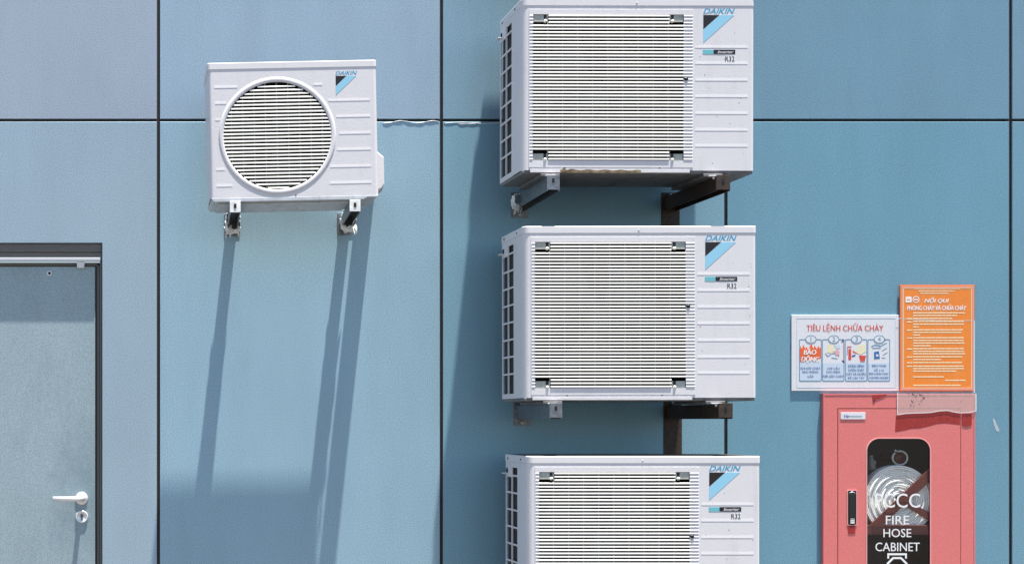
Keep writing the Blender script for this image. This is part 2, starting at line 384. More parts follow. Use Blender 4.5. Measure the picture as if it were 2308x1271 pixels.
# ------------------------------------------------------------------ door
def build_door():
    t = thing('metal_door', 'blue-grey metal door with steel lever handle set in the wall', 'door', (DOOR_R, 0, 0))
    X = lambda x, d=0: px(x, 0, d).x-DOOR_R
    Z = lambda y, d=0: px(0, y, d).z
    W = DOOR_L-DOOR_R
    mb = MB()                                         # frame: head and jambs lining the opening
    mb.box(W+.002, -.002, .012, .13, Z(567), DOOR_T-.002, M['frame'], .002)       # head, upper step
    mb.box(W+.004, -.004, .022, .13, Z(581), Z(567.5), M['frame'], .002)
    mb.box(W+.006, -.012, .034, .13, Z(597), Z(590), M['frame'], .0015)
    mb.box(-.011, -.002, .018, .13, 0, Z(567.5), M['frame'], .0015)
    mb.box(-.0235, -.0115, .034, .13, 0, Z(591), M['frame'], .002)
    mb.box(W+.002, W+.011, .010, .13, 0, Z(567.5), M['frame'], .0015)
    mb.box(W+.0115, W+.024, .022, .13, 0, Z(591), M['frame'], .002)
    mb.build('frame', t)
    mb = MB(); mb.box(W+.008, X(226), -.001, .033, Z(588.5), Z(580.5), M['lip'], .002); mb.build('frame_lip', t)
    mb = MB(); mb.box(W+.028, X(214), .030, .075, .012, Z(599.5), M['door'], .0025)
    mb.box(X(207.5), X(206.3), .0297, .0305, .012, Z(604), M['door'])               # folded edge line
    mb.build('leaf', t)
    mb = MB(); mb.box(X(214.4), -.0236, .034, .06, .012, Z(599), M['black']); mb.build('door_gap_strip', t)  # black strip fills the gap, standing in for its shade
    h = Vector((X(184, -.03), 0, Z(1122.5, -.03)))
    mb = MB(); mb.lathe([(0, .020), (.0075, .020), (.0085, .0215), (.0085, .024), (.0255, .0245), (.0275, .0265), (.0275, .0302)], (h.x, 0, h.z), M['steel'])
    mb.tube([(h.x, .03, h.z), (h.x, .000, h.z), (h.x-.003, -.020, h.z), (h.x-.012, -.028, h.z), (h.x-.03, -.030, h.z), (h.x-.121, -.030, h.z+.001)], .0108, M['steel'], 14)
    mb.build('handle', t)
    k = Vector((X(184.5, -.03), 0, Z(1163.5, -.03)))
    mb = MB(); mb.lathe([(0, .0265), (.019, .0262), (.022, .0235), (.025, .0235), (.027, .0262), (.027, .0302)], (k.x, 0, k.z), M['steel'])
    mb.build('lock_escutcheon', t)
    mb = MB(); mb.disc((k.x, k.z+.005), .0068, .0225, .0264, M['galv'], 20); mb.box(k.x-.0042, k.x+.0042, .0225, .0264, k.z-.014, k.z+.004, M['galv'], .001)
    mb.box(k.x-.0008, k.x+.0008, .0215, .0226, k.z+.001, k.z+.010, M['black'])
    mb.build('lock_cylinder', t)
    c = Vector((X(182, -.02), 0, Z(596, -.02)))
    mb = MB(); mb.box(c.x-.016, c.x+.016, .004, .032, c.z-.016, c.z+.013, M['ink_white'], .004); mb.box(c.x-.0185, c.x+.0185, .0065, .03, c.z+.003, c.z+.008, M['ink_white'], .002)
    mb.build('stop_block', t)
    c = Vector((X(111.5, -.03), 0, Z(616, -.03)))
    mb = MB(); mb.lathe([(0, .026), (.006, .0255), (.0085, .0235), (.011, .0245), (.0118, .0302)], (c.x, 0, c.z), M['steel'], 24); mb.disc((c.x, c.z), .006, .0238, .0258, M['black'], 20)
    mb.build('door_viewer', t)
build_door()

# ------------------------------------------------------------------ air conditioners
def slat_prof(y0, z, h, dep):
    """louvre section: rounded nose, face leaning back upward"""
    return [(y0+.0006, z), (y0, z+h*.30), (y0+.0003, z+h*.62), (y0+.0013, z+h*.92), (y0+dep, z+h), (y0+dep, z+h*.45), (y0+.004, z+.0002)]

def big_unit(label, px_right, px_bot, group, rust=False, clutter=0, G=.20):
    """695 x 930 outdoor unit with a square louvred grille; local origin: bottom centre of the rear face"""
    W, D, H = .915, .35, .687
    tilt = {3: .12, 5: -.08, 8: .0}.get(clutter, 0)
    base = px(px_right, px_bot, .55)
    o = thing('air_conditioner', label, 'air conditioner', (base.x-W/2, -G, base.z), group, (0, math.radians(tilt), 0))
    K = (DW-.55)/F
    lx = lambda x: W/2-(1705-x)*K                      # photo pixels of the middle unit -> local
    lz = lambda y: (903-y)*K
    R = .024
    # casing: front with the fan opening, rounded corner posts, solid front half of the left side, right side
    mb = MB()
    fx0, fx1 = -W/2+R, W/2-.012
    gx0, gx1, gz0, gz1 = lx(1206), lx(1546), lz(874), lz(545)
    zb, zt = .012, H-.030
    mb.hole_plate([(fx0, zb), (fx1, zb), (fx1, zt), (fx0, zt)], [(gx0, gz0), (gx1, gz0), (gx1, gz1), (gx0, gz1)], -D, -D+.003, M['white'])
    def ribbon(out, m, th=.002):
        inn = []
        n = len(out)
        for i in range(n):
            a = Vector(out[max(0, i-1)]); c = Vector(out[min(n-1, i+1)]); t = (c-a).normalized(); inn.append((out[i][0]+t.y*-th, out[i][1]+t.x*th))
        vs = [(p[0], p[1], z) for z in (zb, zt) for p in out]; fs = [(i, i+1, n+i+1, n+i) for i in range(n-1)]
        mb.add(vs, fs, m, True)
        vs = [(p[0], p[1], z) for z in (zb, zt) for p in inn]; mb.add(vs, [(i, n+i, n+i+1, i+1) for i in range(n-1)], m, True)
    L = [(-W/2, -.198)]+[(-W/2, -D+R+.0)]+[(-W/2+R-R*math.cos(math.radians(a)), -D+R-R*math.sin(math.radians(a))) for a in range(10, 91, 10)]
    ribbon(L, M['white'])
    Rr = .012
    Rt = [(W/2-Rr+Rr*math.sin(math.radians(a)), -D+Rr-Rr*math.cos(math.radians(a))) for a in range(0, 91, 15)]+[(W/2, -.002)]
    ribbon(Rt, M['white'])
    # pressed ribs on the right of the front
    for y in (620, 656.5, 694, 731, 769, 806.5, 842.5):
        z = lz(y); x0, x1 = lx(1572), lx(1690)
        mb.prism([(-D-.00055, z), (-D-.0005, z+.002), (-D-.00005, z+.012), (-D+.0005, z+.012), (-D+.0005, z-.0004)], 'x', x0, x1, M['white'])
    # lower lip of the front with a shallow step
    mb.box(lx(1200), lx(1560), -D-.0016, -D+.001, lz(901), lz(893.5), M['white'], .0006)
    for x in (1278, 1492): mb.disc((lx(x), lz(889.5)), .0042, -D-.0012, -D+.001, M['black'], 12)
    mb.disc((lx(1553), lz(864)), .003, -D-.0012, -D+.001, M['pocket'], 12)
    if clutter:                                        # dirt specks on the painted front
        rnd = random.Random(clutter)
        for k in range(16):
            x = rnd.uniform(lx(1575), lx(1695)); z = rnd.uniform(lz(890), lz(560)); r = rnd.uniform(.0008, .0020)
            mb.disc((x, z), r, -D-.0003, -D+.0005, M['mould'], 7)
    mb.build('casing', o)
    # left side louvre grid over the coil
    mb = MB(); ys = [-.004, -.088, -.172]; x0 = -W/2
    for y in (-.006, -.1005, -.1965): mb.box(x0-.0005, x0+.006, y-.0035, y+.0035, zb, zt, M['white'], .001)
    mb.box(x0-.0003, x0+.006, -.195, -.003, zt-.022, zt, M['white'], .001); mb.box(x0-.0003, x0+.006, -.195, -.003, zb, zb+.02, M['white'], .001)
    z = zt-.055
    while z > zb+.03:
        mb.box(x0-.0002, x0+.005, -.194, -.005, z-.0038, z+.0038, M['white'], .001); z -= .0700
    mb.box(x0-.0012, x0+.004, -.096, -.008, zt-.062, zt-.018, M['white'], .001)      # thermistor plate, top rear corner
    mb.box(x0-.020, x0, -.050, -.012, zt-.050, zt-.046, M['white'], .001)
    mb.disc((x0, 0), .0001, 0, .0001, M['white'], 3)
    mb.build('side_grille', o)
    mb = MB(); mb.tube([(x0-.004, -.032, zt-.036), (x0-.0008, -.032, zt-.036)], [.011, .011], M['black'], 14); mb.build('cable_gland', o)
    # coil
    mb = MB(); mb.box(x0+.010, x0+.028, -.197, -.012, zb+.004, zt-.004, M['coil']); mb.box(x0+.028, W/2-.23, -.030, -.012, zb+.004, zt-.004, M['coil'])
    mb.box(lx(1549), lx(1549)+.004, -D+.006, -.032, zb+.004, zt-.004, M['coil'])
    mb.box(lx(1552), W/2-.006, -.010, -.006, zb, zt, M['white'])
    mb.build('coil', o)
    # fan
    cx, cz = (gx0+gx1)/2, (gz0+gz1)/2
    mb = MB(); mb.lathe([(0, -.215), (.03, -.214), (.05, -.205), (.055, -.15), (0, -.15)], (cx, 0, cz), M['fan'], 32)
    for k in range(3):
        vs = []; fs = []
        for i in range(7):
            r = .05+.205*i/6
            for j in range(7):
                q = math.radians(120*k+20+(j/6-.5)*(64+26*i/6)+14*i/6); vs.append((cx+r*math.cos(q), -.205+.075*j/6, cz+r*math.sin(q)))
        for i in range(6):
            for j in range(6): fs.append((i*7+j, i*7+j+1, i*7+j+8, i*7+j+7))
        mb.add(vs, fs, M['fan'], True)
    mb.build('fan', o)
    # louvred fan grille: low frame, slats, ribbed ends, thin upright wires
    mb = MB(); px0, px1, pz0, pz1 = lx(1197), lx(1567), lz(889.5), lz(534)
    mb.hole_plate([(px0, pz0), (px1, pz0), (px1, pz1), (px0, pz1)], [(gx0, gz0), (gx1, gz0), (gx1, gz1), (gx0, gz1)], -D-.0014, -D-.0002, M['white'])
    pitch = 7.50*K; z = gz0+.0022; n = 0
    while z < gz1-.004:
        row_top = z > gz1-2.75*pitch; row_bot = z < gz0+2.2*pitch
        short = row_top or row_bot
        a, c = (lx(1241), lx(1513)) if short else (lx(1205.4), lx(1546.6))
        h = pitch*.53
        mb.prism(slat_prof(-D-.0042, z, h, .012), 'x', a, c, M['slat'])
        for (u, v) in ((1198.5, 1206), (1546, 1566)):        # ribbed blank ends
            zz = z; mb.prism([(-D-.0008, zz), (-D-.0030, zz+h*.45), (-D-.0008, zz+h)], 'x', lx(u), lx(v), M['white'])
        z += pitch; n += 1
    for k in range(9):
        x = gx0+(gx1-gx0)*(k+1)/10; mb.box(x-.0006, x+.0006, -D+.004, -D+.008, gz0, gz1, M['slat'])
    mb.build('fan_grille', o)
    # corner clip plates
    for (a, c) in ((1207, 1240), (1514, 1544.5)):
        for (d, e) in ((561.5, 546), (873.5, 858.5)):
            mb = MB(); mb.box(lx(a), lx(c), -D+.0012, -D+.004, lz(d), lz(e), M['pocket'])
            sx = lx(c)-.011 if a < 1300 else lx(a)+.011
            mb.box(sx-.0055, sx+.0055, -D+.0006, -D+.003, lz(d), lz(e), M['black'])
            zz = lz(d)+.003
            mb.lathe([(0, -.0052), (.0045, -.0048), (.006, -.003), (.006, .006)], (sx, -D, zz), M['slat'], 16)
            mb.build('corner_clip', o)
    mb = MB(); mb.lathe([(0, -.0052), (.0075, -.005), (.0075, .002)], (lx(1551), -D, lz(690)), M['black'], 18)
    mb.box(lx(1544), lx(1551), -D-.0050, -D-.002, lz(691.5), lz(688.5), M['black'], .0008); mb.build('hole_plug', o)
    # lid with turned-down rim
    mb = MB(); e = .0014
    out = [(-W/2-e, .002), (-W/2-e, -D+R)]+[(-W/2-e+(R+0)-(R)*math.cos(math.radians(a)), -D-e+R-R*math.sin(math.radians(a))) for a in range(10, 91, 10)]+[(W/2+e-Rr+Rr*math.sin(math.radians(a)), -D-e+Rr-Rr*math.cos(math.radians(a))) for a in range(0, 91, 15)]+[(W/2+e, .002)]
    mb.prism(out, 'z', H-.0305, H, M['white_lid'], .0035)
    mb.box(-W/2+.006, W/2-.006, -D+.010, -.004, H-.001, H+.0006, M['darkening'])      # unseen dark sheet added to cut light bouncing off the lid
    for (x, y) in ((1440, 519),): mb.lathe([(0, -.0022), (.0026, -.0018), (.0034, 0)], (lx(x), -D-e, lz(y)), M['pocket'], 12)
    mb.build('lid', o)
    mb = MB(); mb.tube([(-W/2-e-.002, -.045, H-.016), (-W/2-e+.001, -.045, H-.016)], .0045, M['black'], 10)
    mb.build('lid_screw', o); mb = MB()
    mb.tube([(-W/2-e-.002, -.25, H-.016), (-W/2-e+.001, -.25, H-.016)], .004, M['black'], 10)
    mb.build('lid_screw', o)
    # base pan with feet
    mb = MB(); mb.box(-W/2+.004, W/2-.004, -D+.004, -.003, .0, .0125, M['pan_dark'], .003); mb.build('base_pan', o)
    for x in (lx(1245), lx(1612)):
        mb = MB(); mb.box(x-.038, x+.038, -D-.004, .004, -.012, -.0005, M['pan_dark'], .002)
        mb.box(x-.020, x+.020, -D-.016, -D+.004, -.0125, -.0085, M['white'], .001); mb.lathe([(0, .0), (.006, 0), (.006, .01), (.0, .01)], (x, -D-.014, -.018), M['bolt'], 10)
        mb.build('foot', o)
    # emblem, badge and gas label
    mb = MB(); yy = -D
    mb.text('DAIKIN', lx(1589.5), lx(1661), lz(543), lz(531), yy, M['logo_text'], .35, .03)
    mb.poly([(lx(1590), lz(546)), (lx(1626), lz(546)), (lx(1590), lz(578))], yy, M['logo_black'])
    mb.poly([(lx(1627.5), lz(546)), (lx(1659), lz(546)), (lx(1590), lz(608)), (lx(1590), lz(579.5))], yy, M['logo_blue'])
    mb.build('emblem', o)
    mb = MB(); mb.poly([(lx(1589), lz(634)), (lx(1613), lz(634)), (lx(1613), lz(624)), (lx(1589), lz(624))], yy, M['teal'])
    mb.poly([(lx(1613.2), lz(634)), (lx(1662), lz(634)), (lx(1662), lz(624)), (lx(1613.2), lz(624))], yy, M['logo_black'])
    mb.text('Inverter', lx(1622), lx(1658), lz(632.3), lz(625.7), yy-.0007, M['ink_white'], .4, .02)
    mb.build('badge', o)
    mb = MB(); mb.poly(rrect(lx(1638), lx(1662), lz(651), lz(637.5), .002, 3), yy, M['ink_white'], .0003)
    mb.text('R32', lx(1639.5), lx(1660.5), lz(650), lz(638.6), yy-.0004, M['logo_black'], 0, .015); mb.build('gas_label', o)
    # taped pipes from the rear into the wall
    mb = MB(); x = lx(1606)
    mb.tube([(x, -.02, .10), (x, .09, .085), (x, G-.001, .08)], .030, M['pipe'], 14); mb.build('pipe_bundle', o)
    if rust:
        mb = MB(); pts = []
        for k in range(25): pts.append((lx(1268+182*k/24), lz(902)+.0005))
        for k in range(24, -1, -1): pts.append((lx(1268+182*k/24), lz(894.2+1.6*(k/24)+1.2*math.sin(k*1.3))))
        mb.poly(pts, -D-.0017, M['rust'], .0004); mb.disc((lx(1276), lz(896)), .008, -D-.0035, -D-.0016, M['rust'], 14); mb.build('rust_streak', o)
    return o

STACK = 'large air conditioners stacked up the wall'
big_unit('topmost large white air conditioner in view with brown rust streak along its bottom edge', 1699.5, 391.5, STACK, True, 3)
big_unit('large white air conditioner in the middle of the stack, unstained, above the lowest one', 1705, 903, STACK, False, 5)
big_unit('lowest large white air conditioner of the stack, its bottom below the picture', 1713.5, 1421, STACK, False, 8)
big_unit('added large white air conditioner above the view, placed to shade the wall', 1757, -122, STACK, G=.14)  # added unseen unit, throws shade on the wall and into the gaps

def small_unit():
    W, D, H, G = .668, .284, .547, .20
    K = (DW-G-D)/F
    c = px(664.5, 449, G+D)
    o = thing('air_conditioner', 'small white air conditioner with round fan grille, hung alone on the wall', 'air conditioner', (c.x, -G, c.z), None, (0, math.radians(-1.15), 0))
    lx = lambda x: (x-664.5)*K
    lz = lambda y: (449-y)*K
    cx, cz, r = lx(628), lz(305.5), 121.5*K
    zb, zt = .010, H-.028
    circ = [(cx+r*math.cos(2*math.pi*k/64), cz+r*math.sin(2*math.pi*k/64)) for k in range(64)]
    mb = MB(); mb.hole_plate(rect_loop(-W/2+.012, W/2-.012, zb, zt, circ), circ, -D, -D+.003, M['white'])
    for s in (-1, 1):
        Rr = .012
        pts = [(s*(W/2-Rr+Rr*math.sin(math.radians(a))), -D+Rr-Rr*math.cos(math.radians(a))) for a in range(0, 91, 15)]+[(s*W/2, -.002)]
        n = len(pts); mb.add([(p[0], p[1], z) for z in (zb, zt) for p in pts], [(i, i+1, n+i+1, n+i) for i in range(n-1)], M['white'], True)
    def rib(x0, x1, y):
        z = lz(y); mb.prism([(-D-.0006, z), (-D-.00055, z+.002), (-D-.00005, z+.012), (-D+.0005, z+.012), (-D+.0005, z-.0004)], 'x', lx(x0), lx(x1), M['white'])
    for y in (230.5, 267, 305, 341.5, 379.5, 416.5):
        x0 = 628+math.sqrt(max(0, 137**2-(y-305.5)**2)) if abs(y-305.5) < 137 else 740
        rib(max(x0+2, 744), 838, y)
    rib(711, 731, 194); rib(488, 540, 196); 
    for (x1, y) in ((514, 232), (500, 269), (508, 381), (524, 418)): rib(489, x1, y)
    mb.build('casing', o)
    # ring round the fan opening
    mb = MB(); mb.lathe([(r-.001, .004), (r, -.0012), (r+.004, -.0026), (r+.012, -.0026), (r+.0185, -.0012), (r+.0190, .0005)], (cx, -D, cz), M['white'], 72)
    pitch = 8.15*K; z = cz-r+.004
    while z < cz+r-.004:
        hw = math.sqrt(max(0, r*r-max(abs(z-cz), abs(z+pitch*.6-cz))**2))
        if hw > .01: mb.prism(slat_prof(-D-.0012, z, pitch*.50, .011), 'x', cx-hw, cx+hw, M['slat'])
        z += pitch
    for k in range(-4, 5):
        x = cx+k*25.6*K; hh = math.sqrt(max(0, r*r-(x-cx)**2)); mb.box(x-.0006, x+.0006, -D+.004, -D+.008, cz-hh, cz+hh, M['slat'])
    mb.build('fan_grille', o)
    mb = MB(); mb.lathe([(0, -.19), (.03, -.189), (.045, -.18), (.05, -.13), (0, -.13)], (cx, 0, cz), M['fan'], 28)
    for k in range(3):
        vs = []; fs = []
        for i in range(7):
            rr = .045+.16*i/6
            for j in range(7):
                q = math.radians(120*k+50+(j/6-.5)*(64+26*i/6)+14*i/6); vs.append((cx+rr*math.cos(q), -.18+.06*j/6, cz+rr*math.sin(q)))
        for i in range(6):
            for j in range(6): fs.append((i*7+j, i*7+j+1, i*7+j+8, i*7+j+7))
        mb.add(vs, fs, M['fan'], True)
    mb.build('fan', o)
    mb = MB(); mb.box(-W/2+.006, lx(775), -.026, -.01, zb, zt, M['coil']); mb.box(lx(768), lx(770), -D+.006, -.027, zb, zt, M['coil']); mb.box(-W/2+.006, -W/2+.014, -D+.03, -.027, zb, zt, M['coil'])
    mb.box(lx(776), W/2-.004, -.010, -.006, zb, zt, M['white']); mb.build('coil', o)
    mb = MB(); e = .0014; Rr = .012
    out = [(-W/2-e-.003, .002)]+[(-(W/2+e+.003-Rr+Rr*math.sin(math.radians(a))), -D-e+Rr-Rr*math.cos(math.radians(a))) for a in range(90, -1, -15)]+[(W/2+e-Rr+Rr*math.sin(math.radians(a)), -D-e+Rr-Rr*math.cos(math.radians(a))) for a in range(0, 91, 15)]+[(W/2+e, .002)]
    mb.prism(out, 'z', H-.0285, H, M['white_lid'], .003); mb.box(-W/2+.006, W/2-.006, -D+.010, -.004, H-.001, H+.0006, M['darkening']); mb.build('lid', o)  # lid carries the added dark top sheet that cuts bounce light
    mb = MB()
    mb.prism([(-W/2+.002, .010), (-W/2+.010, -.006), (W/2-.06, -.006), (W/2-.045, .002), (W/2-.006, .002), (W/2-.002, .010)], 'y', -D-.0005, -.004, M['pan'], .002)
    mb.box(-W/2+.03, W/2-.11, -D+.03, -.006, -.012, -.0065, M['pan'], .002); mb.build('base_pan', o)
    mb = MB(); mb.disc((lx(667), lz(440)), .0028, -D-.001, -D+.0005, M['mould'], 10); mb.build('front_screw', o); mb = MB(); mb.disc((lx(749), lz(264)), .0022, -D-.001, -D+.0005, M['mould'], 10)
    mb.build('front_screw', o)
    # connection cover on the right-hand side
    s0, s1 = W/2+.0002, lx(879)
    mb = MB(); mb.prism([(s0, lz(427)), (lx(874), lz(417)), (s1, lz(409)), (s1, lz(346)), (lx(862), lz(331)), (lx(859), lz(322)), (lx(858), lz(216)), (s0, lz(216))], 'y', -.16, -.03, M['white'], .004)
    mb.lathe([(0, -.012), (.007, -.011), (.008, 0), (0, 0)], (lx(859), -.10, lz(209)), M['white'], 16); mb.build('valve_cover', o)
    mb = MB(); mb.tube([(lx(869), -.02, lz(400)), (lx(869), .04, lz(396)), (lx(869), G-.002, lz(394))], .037, M['pipe'], 16)
    mb.build('pipe_bundle', o)
    mb = MB(); yy = -D
    mb.text('DAIKIN', lx(761.5), lx(810.5), lz(171.5), lz(163), yy, M['logo_text'], .35, .03)
    mb.poly([(lx(762), lz(174)), (lx(786), lz(174)), (lx(762), lz(196.5))], yy, M['logo_black'])
    mb.poly([(lx(787), lz(174)), (lx(808), lz(174)), (lx(762), lz(216.5)), (lx(762), lz(197.5))], yy, M['logo_blue'])
    mb.build('emblem', o)
small_unit()

# ------------------------------------------------------------------ brackets
def bracket(label, xw, ztop, length, group, dx=0., leg=.0, m='galv', hgt=.055, wid=.045, tape=None, hook=True):
    """channel arm fixed to the wall; origin at the top of the arm on the wall"""
    o = thing('wall_bracket', label, 'bracket', (xw, 0, ztop), group)
    sk = lambda y: dx*(-y/length)
    mb = MB(); mm = M[m]
    def arm(x0, x1, z0, z1):
        vs = []
        for y in (-.003, -length):
            for (x, z) in ((x0, z0), (x1, z0), (x1, z1), (x0, z1)): vs.append((x+sk(y), y, z))
        b_ = bmesh.new(); V = [b_.verts.new(v) for v in vs]
        for f in ((0, 1, 2, 3), (7, 6, 5, 4), (0, 4, 5, 1), (1, 5, 6, 2), (2, 6, 7, 3), (3, 7, 4, 0)): b_.faces.new([V[i] for i in f])
        bmesh.ops.recalc_face_normals(b_, faces=b_.faces[:]); mb.bm(b_, mm)
    arm(-wid/2, wid/2, -.004, 0); arm(-wid/2, -wid/2+.004, -hgt, -.0042); arm(wid/2-.004, wid/2, -hgt, -.0042)
    mb.build('arm', o)
    mb = MB(); mb.box(-wid/2-.012, wid/2+.012, -.0028, -.0003, -max(leg, hgt+.03), .02, mm, .0008)
    mb.build('wall_plate', o)
    for z in ((.009, -hgt-.016) if leg < .1 else (.009, -leg+.03)):
        mb = MB(); mb.lathe([(0, -.014), (.006, -.013), (.008, -.010), (.008, -.003)], (0, 0, z), M['bolt'], 6, False); mb.build('bolt', o)
    if hook:                                            # folded end and clamp bolt
        mb = MB(); x = sk(-length)
        mb.box(x-wid/2, x+wid/2, -length-.003, -length-.0002, -hgt*.92, .004, M['foil'] if tape else mm, .0008)
        mb.box(x-.005, x+.005, -length-.0045, -length-.003, -.026, -.008, M['black'], .001)
        mb.build('end_plate', o)
    return o
def tape_wrap(label, c, w, h, d, seed, group):
    """torn silver tape crumpled round an arm: a ragged wrinkled sleeve with hanging tongues"""
    rnd = random.Random(seed); mb = MB(); n, m_ = 22, 7
    vs = []; fs = []
    for i in range(n):
        q = 2*math.pi*i/n
        rag = rnd.uniform(-.3, .5)
        for j in range(m_):
            t = j/(m_-1)
            rr = 1+rnd.uniform(-.16, .16); sq = 1/max(abs(math.cos(q)), abs(math.sin(q)))**.7
            x = w/2*math.cos(q)*rr*sq; z = h/2*math.sin(q)*rr*sq
            y = -d/2+d*t+(rag*.03 if j in (0, m_-1) else 0)+rnd.uniform(-.004, .004)
            vs.append((x, y, z-(.010*t if math.sin(q) < 0 else 0)))
    for i in range(n):
        for j in range(m_-1):
            a = i*m_+j; b_ = ((i+1) % n)*m_+j; fs.append((a, b_, b_+1, a+1))
    mb.add(vs, fs, M['foil'])
    for k in range(7):                                   # loose tongues
        x0 = rnd.uniform(-w*.6, w*.55); l = rnd.uniform(.02, .05); ww = rnd.uniform(.006, .014); y0 = -d/2+rnd.uniform(-.006, .02); z0 = -h*.35+rnd.uniform(-.012, .012)
        p = [];
        for s in range(5):
            t = s/4; y = y0-.012*math.sin(t*2.5)+rnd.uniform(-.004, .004); z = z0-l*t; x = x0+rnd.uniform(-.004, .004)
            p += [(x-ww/2*(1-.6*t), y, z), (x+ww/2*(1-.6*t), y+.003, z)]
        mb.add(p, [(2*s, 2*s+1, 2*s+3, 2*s+2) for s in range(4)], M['foil'])
    o = mb.build('tape_wrap', None, c); tag(o, label, 'tape', group); return o

# small unit
for (pxx, lab, dxx, s) in ((527, 'galvanised bracket under the left end of the small round-grille air conditioner', .006, 1), (786, 'galvanised bracket under the right end of the small round-grille air conditioner', .010, 2)):
    xo = px(pxx+(3 if s == 1 else 14), 0, .50).x; xw = px(523 if s == 1 else 778, 0, 0).x
    zt = px(0, 449, .484).z-.0128-(.0 if s == 1 else -.004)
    bracket(lab, xw, zt, .50, 'brackets under the small air conditioner', xo-xw, 0, 'galv', .046, .043, True)
tape_wrap('torn silver tape hanging from the left bracket of the small air conditioner', px(525, 500, .10), .056, .074, .08, 4, 'torn tape on the small unit brackets')
tape_wrap('torn silver tape hanging from the right bracket of the small air conditioner', px(785, 497, .10), .056, .066, .08, 9, 'torn tape on the small unit brackets')
# stack
GB = 'brackets under the stacked air conditioners'
for (zpx, dX, labs) in ((391.5, -.010, ('left-hand bracket under the rust-streaked top air conditioner', 'dark right-hand bracket under the rust-streaked top air conditioner')),
                   (903, 0., ('grey left-hand bracket between the middle and lowest air conditioners', 'dark right-hand bracket between the middle and lowest air conditioners')),
                   (-122, .115, ('left-hand bracket of the added unseen air conditioner above the view', 'right-hand bracket of the added unseen air conditioner above the view'))):  # brackets added with the unseen upper unit
    zt = px(0, zpx, .55).z-.0128
    a, c = px(1176, 0).x, px(1516, 0).x
    bracket(labs[0], a+dX, zt, .565, GB, -.012, .0, 'galv', .058, .050)
    bracket(labs[1], c+dX, zt, .565, GB, .006, .30, 'arm_shaded', .058, .055)
o = tape_wrap('crumpled tape stuck on the left bracket under the rust-streaked air conditioner', px(1165, 452, .10), .030, .05, .05, 21, None)

